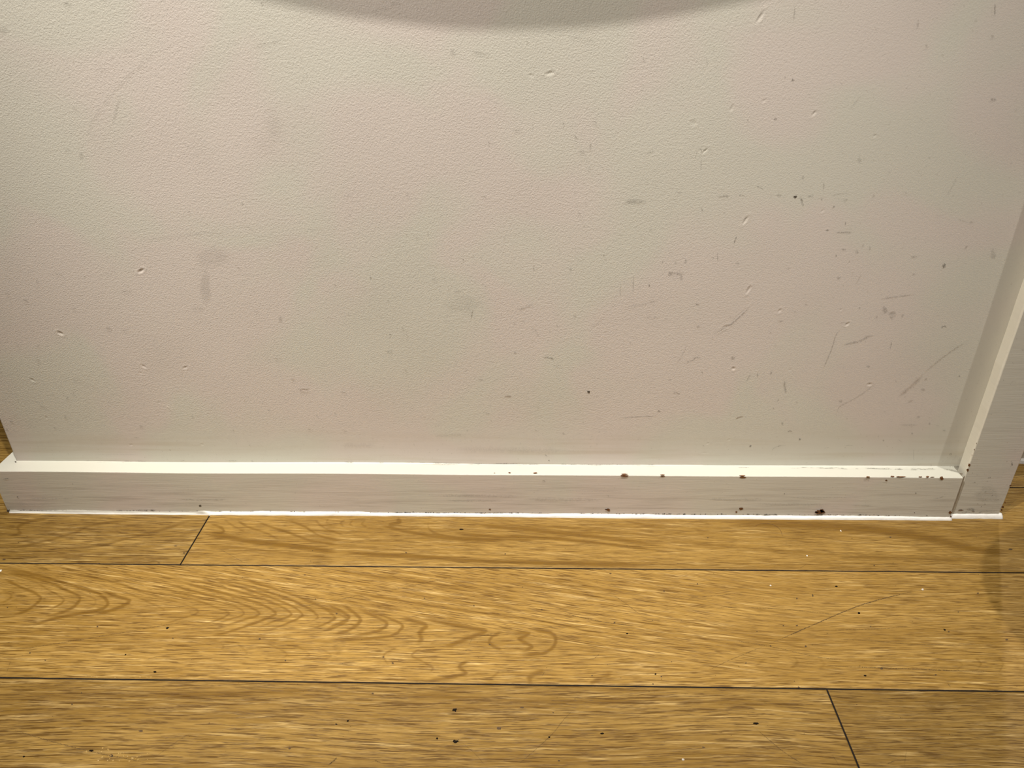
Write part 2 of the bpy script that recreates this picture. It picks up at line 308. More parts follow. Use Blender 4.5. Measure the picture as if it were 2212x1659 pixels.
# ------------------------------------------------------------------ floor
def grain_design(x, y, row, k):
    """grain and dark bands of the planks in view, drawn over the floor; returns grain vector and look"""
    P = np.stack([x, y, np.zeros_like(x)], -1).reshape(-1, 3)
    u, v = to_px(P); u = u.reshape(x.shape); v = v.reshape(x.shape)
    nz = lambda a, b, s: vnoise(x*a+31.7*row+s, y*b+17.3*k+s, 11+s)
    gv = y + .006*nz(2.5, 5, 1); amp = .25+0*x; dark = 0*x
    phase = (y*34 + x*1.2) + 1.2*nz(1.5, 6, 2) + .3*row+.7*k
    tone = np.full_like(x, .5+.5*math.sin(row*2.3+k*4.1))
    band = np.zeros_like(x); lean = np.zeros_like(x)
    if row == 0 and k == 1:            # the middle plank: a long cathedral figure
        amp[:] = 0; tone[:] = .85; band = bands(u, v, 0)
        ax_y = np.interp(u, [0, 300, 700, 1050, 1300, 1600, 2212], [1285, 1308, 1332, 1372, 1420, 1470, 1480])
        lean = np.clip((ax_y-v)/22, 0, 1)*np.interp(u, [0, 150, 1500, 1900], [.6, 1, 1, .1])
    elif row == -1 and k in (0, 1):    # far row
        amp[:] = 0; band = bands(u, v, -1); tone[:] = .60 if k else .10
        lean = np.interp(u, [450, 460, 2212], [0, .35, .35])*(k == 1)
    elif row == 1 and k in (1, 2):     # near row
        amp[:] = 0; band = bands(u, v, 1); tone[:] = .22 if k == 1 else .0
        if k == 2: band *= .8
        gv = y + .005*nz(6, 9, 15)
    elif row == 0:
        tone[:] = .6
    return np.stack([x+.37*k, gv+.11*row, phase], -1), np.stack([np.clip(amp, 0, 1), np.clip(dark, 0, .9), tone], -1), np.stack([band, lean, 0*x], -1)

Vs, Fs, G1, G2, G3, SD = [], [], [], [], [], []; base = 0
# row 0 is the middle plank row in view; rows count towards the camera. joints[row] = x of its end joints
joints = {-1: [-1.70, -.4777, .80], 0: [-1.05, 1.35], 1: [-.90, .3304, 1.6]}
joints = {-1: [-1.72, -.4777, .965, 2.2], 0: [-1.10, 1.25], 1: [-.92, .3304, 1.6]}
for row in range(-14, 15):
    ya, yb = Y2-PW*row, Y1-PW*row           # near and far seam
    if row in joints: js = list(joints[row])
    else:
        off = (row*.531) % 1.3
        js = [off-1.3*1.0-.1, off+.05]
    while js[0] > -3: js.insert(0, js[0]-1.35)
    while js[-1] < 3: js.append(js[-1]+1.35)
    for i in range(len(js)-1):
        xa, xb = js[i], js[i+1]
        xa, xb = max(xa, -3.2), min(xb, 3.2)
        if xb-xa < .02: continue
        near = -1 <= row <= 1 and xb > -1.3 and xa < 1.0
        mid = -6 <= row <= 1 and xb > -1.6 and xa < 1.5
        step = .0017 if near else (.012 if mid else .08)
        gap, bev = .0009, .0007
        def ax(a, b):
            n = max(2, int((b-a)/step)); s = np.linspace(a+gap+bev, b-gap-bev, n)
            return np.concatenate([[a+gap], s, [b-gap]])
        xs, ys = ax(xa, xb), ax(ya, yb)
        X, Y = np.meshgrid(xs, ys); Z = np.zeros_like(X)
        Z[0, :] = Z[-1, :] = -.0004; Z[:, 0] = Z[:, -1] = -.0004
        if row == -1: kk = {-1.72: 0, -.4777: 1, .965: 5}.get(xa, 6)
        elif row == 0: kk = 1 if xa == -1.10 else 6+i
        elif row == 1: kk = {-.92: 1, .3304: 2}.get(xa, 6+i)
        else: kk = 6+i
        g1, g2, g3 = grain_design(X, Y, row, kk)
        # skirt walls down into the gap
        nx, ny = len(xs), len(ys)
        top = np.stack([X, Y, Z], -1).reshape(-1, 3)
        idx = np.arange(nx*ny).reshape(ny, nx)
        q = np.stack([idx[:-1, :-1], idx[:-1, 1:], idx[1:, 1:], idx[1:, :-1]], -1).reshape(-1, 4)
        rim = np.concatenate([idx[0, :], idx[1:, -1], idx[-1, -2::-1], idx[-2:0:-1, 0]])
        low = top[rim].copy(); low[:, 2] = -.006
        li = np.arange(len(rim))+nx*ny
        qq = np.stack([rim, li, np.roll(li, -1), np.roll(rim, -1)], -1)
        Vs.append(np.concatenate([top, low])); Fs.append(np.concatenate([q, qq])+base); SD.append(np.concatenate([np.zeros(len(q)), np.ones(len(qq))]))
        G1.append(np.concatenate([g1.reshape(-1, 3), g1.reshape(-1, 3)[rim]])); G2.append(np.concatenate([g2.reshape(-1, 3), g2.reshape(-1, 3)[rim]])); G3.append(np.concatenate([g3.reshape(-1, 3), g3.reshape(-1, 3)[rim]]))
        base += nx*ny+len(rim)
floor = structure(mesh_obj('floor', np.concatenate(Vs), np.concatenate(Fs), M_OAK, attrs={
    'grain': ('FLOAT_VECTOR', np.concatenate(G1)), 'look': ('FLOAT_VECTOR', np.concatenate(G2)), 'figure': ('FLOAT_VECTOR', np.concatenate(G3))}))
floor.data.materials.append(M_UNDER); floor.data.polygons.foreach_set('material_index', np.concatenate(SD).astype(np.int32))
und = mesh_obj('underlay', [(-3.5, -3.2, -.003), (3.5, -3.2, -.003), (3.5, 3.2, -.003), (-3.5, 3.2, -.003)], [(0, 1, 2, 3)], M_UNDER, floor)

# ------------------------------------------------------------------ marks, written in the coordinates of the photo and laid on their surface
OR = {1: (0, 0, 2.949), 2: (700, 0, 2.949), 3: (1400, 0, 2.949), 4: (0, 500, 2.949), 5: (700, 500, 2.949), 6: (1400, 500, 2.949),
      'a': (0, 1100, 2.765), 'b': (700, 1100, 2.765), 'c': (1400, 1100, 2.724),
      's': (900, 980, 3.687), 't': (1500, 980, 3.687), 'l': (0, 850, 3.686), 'r': (1900, 950, 5.529)}
def C(c, x, y): o = OR[c]; return o[0]+x/o[2], o[1]+y/o[2]
YW = TH
# crop, points, width (crop px), strength
LINES = [
 (1,[(395,15),(430,22),(460,32)],9,.6),(1,[(1605,298),(1700,275),(1810,255)],4,.5),(1,[(520,940),(590,770),(680,640),(790,510),(960,350),(1040,250)],6,.22),
 (1,[(770,590),(740,700),(715,800)],8,.25),(1,[(600,440),(700,435)],6,.25),(1,[(770,320),(860,308)],5,.25),(1,[(450,685),(510,692)],6,.25),
 (1,[(290,1362),(312,1366)],6,.5),(1,[(1640,275),(1655,290)],4,.4),
 (2,[(930,325),(990,335),(1065,348)],7,.45),(2,[(1545,225),(1640,243),(1735,262)],4,.6),(2,[(1050,895),(1050,925)],7,.5),(2,[(1200,828),(1270,835)],6,.5),
 (2,[(1615,962),(1670,968)],6,.65),(2,[(1697,895),(1692,960)],5,.4),(2,[(1705,775),(1722,775),(1745,785)],4,.6),(2,[(2037,362),(2032,388)],5,.7),(2,[(2045,967),(2090,965),(2088,940)],5,.45),
 (2,[(120,1248),(190,1245)],6,.25),(2,[(410,15),(490,17)],4,.4),(2,[(290,75),(460,30)],4,.3),(2,[(1327,780),(1327,815)],5,.45),(2,[(1600,865),(1618,890)],4,.45),
 (3,[(970,1255),(978,1280),(985,1315)],9,.45),(3,[(330,945),(345,975)],5,.4),(3,[(338,1010),(335,1080)],5,.28),(3,[(295,1010),(315,950)],4,.25),(3,[(935,30),(928,90),(922,140)],5,.35),
 (3,[(2207,20),(2205,95)],8,.5),(3,[(430,1250),(530,1250)],8,.25),(3,[(575,1245),(615,1243)],7,.3),(3,[(1116,1163),(1118,1175),(1112,1215)],5,.45),(3,[(1172,1330),(1187,1305)],6,.45),
 (3,[(680,1178),(735,1205)],4,.4),(3,[(1255,1408),(1256,1435)],5,.4),(3,[(1120,1465),(1155,1465)],7,.55),(3,[(1720,120),(1716,165)],6,.4),(3,[(340,1310),(345,1350)],4,.35),(3,[(1360,600),(1280,700)],6,.18),
 (3,[(1970,1395),(2040,1415)],5,.25),(3,[(1160,1245),(1280,1222)],8,.14),(3,[(1365,1000),(1380,1018)],4,.35),(3,[(365,365),(380,415)],4,.35),(3,[(1980,1100),(1900,1250)],6,.15),
 (4,[(765,377),(810,380),(850,388)],5,.5),(4,[(1215,488),(1300,490)],5,.4),(4,[(670,616),(715,616)],5,.6),(4,[(775,625),(810,632)],4,.5),(4,[(1740,805),(1800,805)],5,.4),(4,[(20,385),(70,402)],5,.35),
 (4,[(145,435),(185,443)],5,.5),(4,[(340,262),(400,270)],5,.35),(4,[(850,60),(1200,18),(1500,2)],7,.16),(4,[(440,940),(540,948)],5,.25),(4,[(2120,333),(2145,340)],4,.5),(4,[(355,928),(500,945)],4,.15),
 (4,[(850,1310),(890,1312)],4,.4),(4,[(600,1420),(900,1418)],4,.15),(4,[(660,270),(700,260)],4,.25),
 (5,[(885,168),(888,186)],6,.95),(5,[(820,382),(855,380),(888,375)],4,.5),(5,[(950,492),(940,530),(932,563)],5,.6),(5,[(1220,492),(1265,488),(1340,462)],5,.45),(5,[(390,765),(440,766)],6,.45),
 (5,[(1395,800),(1440,803),(1470,810)],7,.55),(5,[(105,1020),(145,1025)],5,.55),(5,[(975,942),(1015,942)],5,.4),(5,[(1300,600),(1345,625),(1370,670)],4,.3),(5,[(60,330),(80,340)],4,.5),
 (5,[(1890,320),(1885,420)],5,.18),(5,[(1972,275),(1966,390)],5,.3),(5,[(1880,1185),(2000,1178),(2125,1172)],4,.4),(5,[(1700,620),(1790,540)],5,.2),(5,[(495,600),(512,640)],4,.4),
 (5,[(1405,1416),(1424,1432)],6,.98),(5,[(1010,1148),(1060,1160)],4,.35),(5,[(1920,480),(2020,465),(2120,440)],4,.25),(5,[(760,490),(950,490)],5,.16),(5,[(1000,285),(1005,275)],5,.5),(5,[(1645,1218),(1655,1208)],6,.55),
 (5,[(510,860),(530,905)],4,.3),(5,[(1060,1195),(1070,1215)],4,.35),(5,[(1450,850),(1515,852)],5,.25),(5,[(2040,545),(2140,548)],8,.15),(5,[(1200,575),(1225,590)],4,.35),
 (6,[(545,78),(563,28)],5,.5),(6,[(410,658),(430,642),(510,600),(560,560),(655,470)],7,.42),(6,[(410,658),(404,690)],4,.2),(6,[(295,462),(330,460)],5,.55),(6,[(820,570),(865,566)],6,.4),
 (6,[(1240,600),(1195,660),(1170,740),(1120,860),(1105,900)],5,.3),(6,[(1235,722),(1350,695),(1395,668),(1445,660)],12,.28),(6,[(1465,425),(1530,420),(1610,410),(1710,396)],7,.25),(6,[(1525,410),(1527,430)],6,.35),
 (6,[(1862,615),(1872,605),(1888,600),(1902,614)],6,.45),(6,[(2010,115),(2032,88)],7,.3),(6,[(1360,96),(1376,76)],9,.4),(6,[(1450,940),(1405,1000),(1300,1070),(1215,1118),(1195,1190)],6,.2),
 (6,[(866,950),(870,1000),(880,1032)],11,.42),(6,[(230,835),(290,815),(300,800),(345,808)],5,.4),(6,[(885,1277),(900,1268),(922,1272)],5,.5),(6,[(785,1402),(800,1378),(840,1362),(880,1360)],4,.3),
 (6,[(155,1030),(180,1025),(205,1036)],5,.5),(6,[(625,960),(640,925),(660,903)],6,.22),(6,[(1550,700),(1540,748)],7,.3),(6,[(245,715),(225,770),(170,860)],4,.22),(6,[(440,130),(442,190)],5,.25),
 (6,[(525,800),(555,795)],6,.4),(6,[(345,1358),(358,1368)],5,.7),(6,[(130,262),(232,272)],13,.27),(6,[(212,272),(208,312)],14,.25),(6,[(160,205),(185,190)],12,.2),(6,[(238,168),(236,208)],13,.26),
 (6,[(1360,265),(1320,335)],4,.25),(6,[(1600,1230),(1720,1230)],5,.3),(6,[(1650,1085),(1690,1070)],8,.25),(6,[(1690,1380),(1690,1460)],4,.25),(6,[(1190,5),(1300,2)],8,.4),(6,[(0,450),(60,438)],4,.3),
 (6,[(835,1060),(820,1085)],4,.3),(6,[(520,130),(535,155)],4,.3),(6,[(1250,1362),(1310,1360)],4,.25),(6,[(1220,580),(1260,575)],4,.35),
]
BROWN = [(4,[(1902,1012),(1970,1010)],14,.55),(4,[(1850,940),(1885,942)],9,.5),(5,[(1145,1047),(1195,1048)],8,.65),(6,[(555,1192),(580,1182),(610,1176)],5,.98),(6,[(1590,1050),(1680,980),(1750,905)],18,.28),
 (6,[(1750,905),(1850,820),(1960,740),(2035,700)],8,.3),(5,[(1370,1118),(1355,1130)],9,.4),(4,[(1955,1255),(1985,1255)],10,.35),(5,[(115,1266),(150,1270)],9,.35),(4,[(250,1110),(300,1120)],12,.2),
 (5,[(100,1360),(330,1362)],26,.13),(5,[(780,1385),(1600,1395)],30,.13),(5,[(700,1300),(900,1290)],14,.15),(6,[(1570,940),(1580,960)],8,.3)]
# spots: crop, x, y, half sizes, strength
SPOTS = [(1,430,952,18,7,.3),(1,515,985,10,14,.4),(1,20,190,45,20,.22),(1,1668,20,6,6,.7),(1,1918,370,4,4,.6),(1,1935,492,6,4,.5),(1,1955,480,5,5,.4),(1,1205,1350,7,7,.4),(1,1545,1293,6,5,.4),(1,1937,693,5,4,.5),(1,940,175,14,6,.25),
 (2,820,330,16,10,.45),(2,1600,870,5,5,.7),(2,1525,787,5,5,.7),(2,1970,1283,62,13,.28),(2,210,100,4,4,.6),(2,1293,265,4,6,.55),(2,1440,665,5,4,.5),(2,1020,1250,12,5,.3),(2,530,1240,12,16,.15),
 (3,922,507,7,5,.9),(3,808,757,9,6,.7),(3,935,1252,9,6,1),(3,2195,632,16,8,.6),(3,2190,228,9,8,.5),(3,1713,158,6,10,.45),(3,1770,290,8,7,.4),(3,835,1242,15,9,.28),(3,1035,1248,18,8,.25),(3,1345,1018,12,14,.25),
 (3,985,1130,8,9,.35),(3,2055,1412,16,6,.35),(3,200,1225,18,6,.22),(3,490,1247,25,9,.2),(3,635,765,5,5,.5),(3,1790,1003,5,5,.5),(3,1345,990,4,4,.6),(3,175,860,4,4,.5),(3,870,490,4,4,.5),(3,1105,1268,5,5,.5),(3,1255,1272,14,4,.4),
 (4,240,320,8,6,.5),(4,1785,555,10,13,.45),(4,470,490,12,7,.3),(4,75,1210,10,7,.45),(4,415,1180,7,10,.5),(4,900,1240,13,7,.3),(4,1635,510,8,5,.5),(4,1520,230,5,5,.6),(4,1715,1137,10,5,.35),(4,430,1060,6,9,.4),(4,245,822,14,9,.3),
 (4,350,1250,9,5,.4),(4,45,1262,7,9,.4),(4,1590,1360,4,4,.3),(4,1490,1265,5,4,.5),(4,1228,1180,6,6,.4),(4,1332,778,3,3,.6),(4,1345,160,95,55,.10),(4,1308,345,30,78,.15),(4,115,730,5,5,.5),(4,245,728,6,5,.4),(4,1085,1390,4,3,.6),(4,10,900,6,5,.4),
 (5,297,290,6,4,.8),(5,410,437,11,4,.5),(5,1335,232,4,9,.5),(5,1570,240,5,8,.5),(5,1597,537,9,5,.6),(5,2070,340,4,8,.5),(5,1685,1020,6,6,1),(5,1433,1458,4,4,.9),(5,422,655,6,4,.7),(5,527,658,4,4,.5),(5,660,10,4,9,.5),(5,1217,770,7,5,.5),
 (5,1350,1265,6,3,.5),(5,1000,1040,6,4,.2),(5,880,450,95,42,.07),(5,2135,1143,9,5,.5),(5,705,305,18,8,.25),(5,1130,525,4,4,.5),(5,2205,268,14,16,.35),(5,1500,122,5,4,.4),(5,1920,492,5,3,.6),(5,70,1157,4,4,.5),(5,1950,710,4,4,.4),(5,1525,1285,8,6,.3),
 (6,1508,495,15,20,.35),(6,1553,528,20,24,.28),(6,1883,215,11,14,.75),(6,1692,160,18,6,.4),(6,1328,128,10,9,.4),(6,1245,113,14,5,.45),(6,1213,295,12,8,.35),(6,540,805,12,9,.35),(6,965,1321,5,5,.9),(6,1497,1330,5,5,.7),(6,650,1365,7,6,.7),
 (6,1400,858,10,6,.35),(6,1720,1180,8,6,.35),(6,1925,1418,8,6,.5),(6,1980,918,5,5,.6),(6,2195,145,16,30,.22),(6,695,913,5,14,.3),(6,1195,153,4,5,.7),(6,1410,105,4,10,.5),(6,782,898,7,7,.45),(6,1620,535,10,12,.22),(6,1346,486,5,5,.5),(6,1455,543,6,8,.4),
 (6,92,191,4,4,.7),(6,7,340,4,6,.6),(6,345,897,4,5,.7),(6,1680,1285,6,6,.4),(6,1770,938,8,5,.35),(6,1748,1005,14,7,.35),(6,855,1220,6,9,.4),(6,1790,1222,7,7,.35),(6,1265,1188,5,4,.5),(6,320,603,12,5,.4),(6,1225,1080,10,10,.3),(6,66,1142,5,4,.6)]
# pressed-in dents: crop, x, y, length, width, angle (deg, up to the right), depth mm
DENTS = [(2,1318,482,34,14,-20,1.1),(2,1440,467,62,20,14,1.4),(3,715,108,95,22,58,1.5),(3,532,690,50,16,66,1.1),(3,1056,722,46,14,54,1.6),(3,362,962,52,15,42,1.5),(3,620,1402,64,16,56,1.7),(3,288,782,40,30,-20,.7),
 (3,1110,1342,38,10,48,1.0),(3,1443,865,30,9,48,1.6),(4,897,252,42,15,32,2.2),(4,383,650,44,22,-22,2.0),(4,915,860,44,16,-32,1.5),(4,893,902,30,14,-28,1.0),(4,1180,868,32,12,22,1.3),(4,205,948,40,14,-30,1.5),(4,1940,1012,70,14,0,.8),
 (4,295,1188,22,8,-65,1.6),(4,1015,1090,20,10,-50,1.0),(4,1287,1357,24,12,-20,1.2),(4,835,1360,24,12,10,1.0),(6,640,370,56,16,62,1.7),(6,837,505,30,14,55,1.4),(6,1268,590,32,17,38,1.6),(6,1410,973,32,17,0,1.4),
 (6,543,872,20,20,45,1.8),(6,495,607,50,18,22,1.0),(6,378,1350,22,12,15,1.0),(6,515,1325,22,10,25,.9),(6,1226,498,16,10,20,1.0),(6,904,882,22,9,0,.9),(6,570,540,150,9,43,.5),(6,582,1186,60,9,15,.8),(6,870,990,80,12,-84,.8),
 (6,360,1410,50,10,5,.7),(3,975,1285,62,10,-80,.8),(3,740,640,40,14,20,.8),(6,1555,525,30,26,40,.5),(3,330,960,26,12,-45,.8)]

# ------------------------------------------------------------------ wall (the long front face of the partition)
XR = .618
def wall_panel():
    st = .0013
    xs = np.arange(XL, XR+st, st); xs[-1] = XR
    zs = np.concatenate([[0.0], np.arange(.060, .70, st), np.arange(.71, 1.045, .03), [1.045]])
    X, Z = np.meshgrid(xs, zs); Y = np.full_like(X, YW)
    Gm = np.zeros_like(X)
    # soft unevenness of the plaster
    Y += .0006*vnoise(X*4, Z*4, 3)+.00025*vnoise(X*14, Z*14, 4)
    for c, x, y, ln, wd_, an, dp in DENTS:
        p = px(*C(c, x, y), 1, YW); q = px(*(np.array(C(c, x, y))+np.array([math.cos(math.radians(an)), -math.sin(math.radians(an))])*10), 1, YW)
        d = (q-p)/10; s = np.linalg.norm([d[0], d[2]]); e = np.array([d[0], d[2]])/s
        L = ln/2.949*s/2; Wd = wd_/2.949*s/2*1.1
        a = (X-p[0])*e[0]+(Z-p[2])*e[1]; b = -(X-p[0])*e[1]+(Z-p[2])*e[0]
        r2 = (a/L)**2+(b/Wd)**2
        dp *= .45; Y += dp*.001*np.exp(-r2*1.6)-.25*dp*.001*np.exp(-((np.sqrt(r2)-1.5)/.35)**2)
    # grime rubbed into the paint in soft patches
    def blob(c, x, y, rx, ry, s):
        nonlocal Gm
        p = px(*C(c, x, y), 1, YW); k = np.linalg.norm(px(*C(c, x+10, y), 1, YW)-p)/10
        r2 = ((X-p[0])/(rx*k))**2+((Z-p[2])/(ry*k*1.15))**2
        Gm = np.maximum(Gm, .6*s*np.exp(-r2))
    for b in [(1,1745,810,55,70,.30),(1,1690,920,70,45,.16),(1,1275,960,70,110,.10),(1,1720,880,30,20,.2),(4,1400,170,60,40,.12),(4,1300,150,50,40,.08),(4,1308,350,30,70,.14),(4,1640,760,120,60,.05),
              (5,950,460,70,50,.10),(6,1230,850,120,60,.07),(6,1480,520,90,50,.08),(6,1700,1250,160,80,.06),(6,1150,1000,160,80,.05),(3,600,1020,140,60,.04),(2,1970,1280,60,20,.16),(6,90,180,200,90,.04),(4,80,200,90,120,.06),
              (6,1960,1440,40,20,.35),(6,1990,1455,18,14,.6)]: blob(*b)
    ny, nx = X.shape
    V = np.stack([X, Y, Z], -1).reshape(-1, 3); idx = np.arange(nx*ny).reshape(ny, nx)
    Fq = np.stack([idx[:-1, :-1], idx[:-1, 1:], idx[1:, 1:], idx[1:, :-1]], -1).reshape(-1, 4)
    # close the slab: left end, right end, back, top
    back = .095; n0 = len(V)
    cs = np.array([[XL, back, 0], [XR, back, 0], [XR, back, 1.045], [XL, back, 1.045], [XL+.0005, YW+.002, 0], [XR, YW+.002, 0], [XR, YW+.002, 1.045], [XL+.0005, YW+.002, 1.045]])
    cs = np.concatenate([cs])
    Fb = np.array([[1, 0, 3, 2], [0, 4, 7, 3], [5, 1, 2, 6], [4, 0, 1, 5], [3, 7, 6, 2]])+n0
    # a small arris between the front skin and the end
    el = idx[:, 0]; sk = V[el].copy(); sk[:, 1] = YW+.004; n1 = n0+8
    Fe = np.stack([el[:-1], el[1:], np.arange(1, ny)+n1, np.arange(0, ny-1)+n1], -1)
    V = np.concatenate([V, cs, sk]); Gm = np.concatenate([Gm.ravel(), np.zeros(8+ny)])
    return structure(mesh_obj('wall_front', V, np.concatenate([Fq, Fb, Fe]), M_WALL, smooth=False, attrs={'grime': ('FLOAT', Gm)}))
wall = wall_panel()
wm = wall.data; sm = np.ones(len(wm.polygons), dtype=bool); wm.polygons.foreach_set('use_smooth', sm)
# keep the slab faces flat
for p in list(wm.polygons)[-200:]: pass

class Marks:
    """ribbons and blotches lying on a surface"""
    def __init__(s, axis, val, off): s.ax, s.val, s.off, s.V, s.F, s.A = axis, val, off, [], [], []
    def put(s, x, y, a):
        p = px(x, y, s.ax, s.val); p[s.ax] = s.val+s.off; s.V.append(p); s.A.append(a); return len(s.V)-1
    def ribbon(s, P, w, a, taper=True, wob=.35):
        L = smooth_line(P, 3); n = len(L); pr = None
        for i, p in enumerate(L):
            d = L[min(i+1, n-1)]-L[max(i-1, 0)]; d /= (np.linalg.norm(d)+1e-9); nn = np.array([-d[1], d[0]])
            f = i/(n-1); k = (min(1, 5*f, 5*(1-f))*.85+.15 if taper else 1)*(1+wob*random.uniform(-1, 1))
            q = p+nn*random.uniform(-.12, .12)*w
            aa = a*(min(1, 4*f+.25, 4*(1-f)+.25) if taper else 1)
            ids = [s.put(*(q-nn*w*.5*k), 0), s.put(*q, aa), s.put(*(q+nn*w*.5*k), 0)]
            if pr: s.F += [(pr[0], ids[0], ids[1], pr[1]), (pr[1], ids[1], ids[2], pr[2])]
            pr = ids
    def spot(s, x, y, rx, ry, a, rough=.3, hard=False, n=13):
        c = s.put(x, y, a); ids = []; mid = []
        for k in range(n):
            t_ = 2*math.pi*k/n; r = 1+rough*random.uniform(-1, 1)
            mid.append(s.put(x+rx*.7*r*math.cos(t_), y+ry*.7*r*math.sin(t_), a))
            ids.append(s.put(x+rx*r*math.cos(t_)*1.1, y+ry*r*math.sin(t_)*1.1, a if hard else 0))
        for k in range(n):
            j = (k+1) % n
            s.F += [(c, mid[k], mid[j]), (mid[k], ids[k], ids[j], mid[j])]
    def build(s, name, mat, parent):
        me = bpy.data.meshes.new(name); me.from_pydata([tuple(map(float, v)) for v in s.V], [], s.F)
        at = me.attributes.new('strength', 'FLOAT', 'POINT'); at.data.foreach_set('value', np.array(s.A, dtype=np.float32))
        me.materials.append(mat); o = bpy.data.objects.new(name, me); COL.objects.link(o); o.parent = parent; return o
mk = Marks(1, YW, -.0009)
for c, P, w, a in LINES: mk.ribbon([C(c, *p) for p in P], w/OR[c][2]*1.7, a if a > .9 else min(.9, a*1.12))
for c, x, y, rx, ry, a in SPOTS: mk.spot(*C(c, x, y), rx/OR[c][2]*1.15, ry/OR[c][2]*1.15, min(1, a*.68 if a < .95 else 1), hard=a > .85)
# faint wear all over
for i in range(150):
    x, y = random.uniform(20, 2040), random.uniform(60, 980)
    l, an = random.uniform(3, 16), random.gauss(0, .5)
    mk.ribbon([(x, y), (x+l*math.cos(an), y+l*math.sin(an))], random.uniform(1.2, 2.6), random.uniform(.1, .3))
for i in range(60):
    x, y = random.uniform(900, 2050), random.uniform(350, 980)
    mk.spot(x, y, random.uniform(1.2, 4), random.uniform(1, 2.4), random.uniform(.1, .28))
# dirt worked into the corner by the upright
for x, y, rx, ry, a in [(760,345,14,16,.6),(865,335,22,16,.6),(960,350,22,10,.75),(920,320,26,10,.4),(1000,385,14,10,.7),(840,325,16,8,.5),(1010,400,8,8,.9),(610,300,6,14,.3),(940,345,10,5,.9),(985,375,10,6,.95)]:
    mk.spot(*C('r', x, y), rx/5.5, ry/5.5, a, rough=.6)
for i in range(90):      # uneven dirty line where the wall meets the baseboard
    x = random.choice([random.uniform(60, 2040), random.uniform(900, 1400), random.uniform(1650, 2050)])
    y = 995+max(0, x-500)*.0103
    mk.ribbon([(x, y+random.uniform(-1, 1)), (x+random.uniform(5, 28), y+.2+random.uniform(-1, 1))], random.uniform(1.5, 3.2), random.uniform(.2, .6))
mk.build('scuff_marks', M_SCUFF, wall)['label'] = 'grey scuffs and scratches'
mb_ = Marks(1, YW, -.0010)
for c, P, w, a in BROWN: mb_.ribbon([C(c, *p) for p in P], w/OR[c][2]*1.5, a)
mb_.build('brown_marks', M_BSCUFF, wall)['label'] = 'brown rub marks'
mw = Marks(1, YW, -.0011)
mw.ribbon([C(4, 1060, 1103), C(4, 1080, 1120), C(4, 1103, 1145)], 1.8, 1)
mw.ribbon([C(6, 430, 650), C(6, 470, 632), C(6, 510, 608)], 1.6, .8)
mw.ribbon([C(3, 350, 975), C(3, 380, 950)], 2.0, .6)
M_WSC = rubbed('pale_scratch', (.9, .87, .78)); mw.build('pale_scratches', M_WSC, wall)

# ------------------------------------------------------------------ baseboard with its mitred return round the free end
def sweep(path_fn, prof, n):
    """rows of profile points along a path; returns verts, quads"""
    V, Fq = [], []
    m_ = len(prof)
    for i in range(n+1):
        for p in prof: V.append(path_fn(i/n, p))
    for i in range(n):
        for j in range(m_-1): Fq.append((i*m_+j, (i+1)*m_+j, (i+1)*m_+j+1, i*m_+j+1))
    return V, Fq
XE = XL-.0225         # outer face of the return
XK = .6085            # right end of the baseboard
b = .0009
prof = [(0, 0), (0, HS-b), (.0003, HS-b*.3), (b, HS), (TH-.002, HS), (TH-.0006, HS+.0006), (TH+.0015, HS+.0022)]   # (depth behind the front face, height)
def front(s, p):
    d, z = p
    x0 = XE+d*.865; return (x0+(XK-x0)*s, d+.0004*math.sin(s*23)*(d < .02), z+.0003*math.sin(s*17+1))
V, Fq = sweep(front, prof, 160)
n0 = len(V)
def ret(s, p):
    d, z = p
    y0 = d; return (XE+d*.865, y0+(.12-y0)*s, z)
V2, F2 = sweep(ret, prof, 12)
Fq += [tuple(n0+k for k in reversed(f)) for f in F2]; V += V2
n1 = len(V)
V += [(XK, 0, 0), (XK, 0, HS-b), (XK, b, HS), (XK, TH+.002, HS), (XK, TH+.002, 0)]
Fq.append(tuple(range(n1, n1+5)))
board = structure(mesh_obj('baseboard_front', V, Fq, M_TRIM))
board.data.materials.append(M_LIT_TOP)
for p in board.data.polygons:
    if p.normal.z > .7 or (p.center.z > HS and p.center.y > .01): p.material_index = 1
board.data.polygons.foreach_set('use_smooth', np.zeros(len(board.data.polygons), dtype=bool))

# dark split along the foot of the board at the left, seen above the torn sealant
def bead(pts, name, parent, label=None):
    """pts: (x, y_front, y_back, top z) along the line; a sagging bead of sealant"""
    V, Fq = [], []; m_ = 5
    for i, (x, yf, yb, zt) in enumerate(pts):
        V += [(x, yf, -.001), (x, yf+.0002, .0006), (x, (yf*.55+yb*.45), zt*.55+.0006), (x, yb, zt), (x, yb+.003, zt-.0005)]
    for i in range(len(pts)-1):
        for j in range(m_-1): Fq.append((i*m_+j, (i+1)*m_+j, (i+1)*m_+j+1, i*m_+j+1))
    Fq += [tuple(range(m_)), tuple(range((len(pts)-1)*m_, len(pts)*m_))[::-1]]
    o = mesh_obj(name, V, Fq, M_SEAL, parent, smooth=True)
    if label: o['label'] = label
    return o
pts = []
for i in range(401):
    x = XE+.004+(.6115-XE-.004)*i/400
    w = .0042+.0006*math.sin(x*9)+.0005*float(vnoise(np.array(x*60.), np.array(.5), 5))+.0012*max(0, x)*1.0
    zt = .0043+.0010*float(vnoise(np.array(x*35.), np.array(2.5), 6))+.0005*float(vnoise(np.array(x*160.), np.array(7.5), 8))
    if x < -.46: zt -= .0012
    if -.50 < x < -.475: zt += .0025*math.sin((x+.50)/.025*math.pi)
    pts.append((x, -w, .0004, max(.002, zt)))
bead(pts, 'sealant_bead', board, 'uneven white sealant bead')

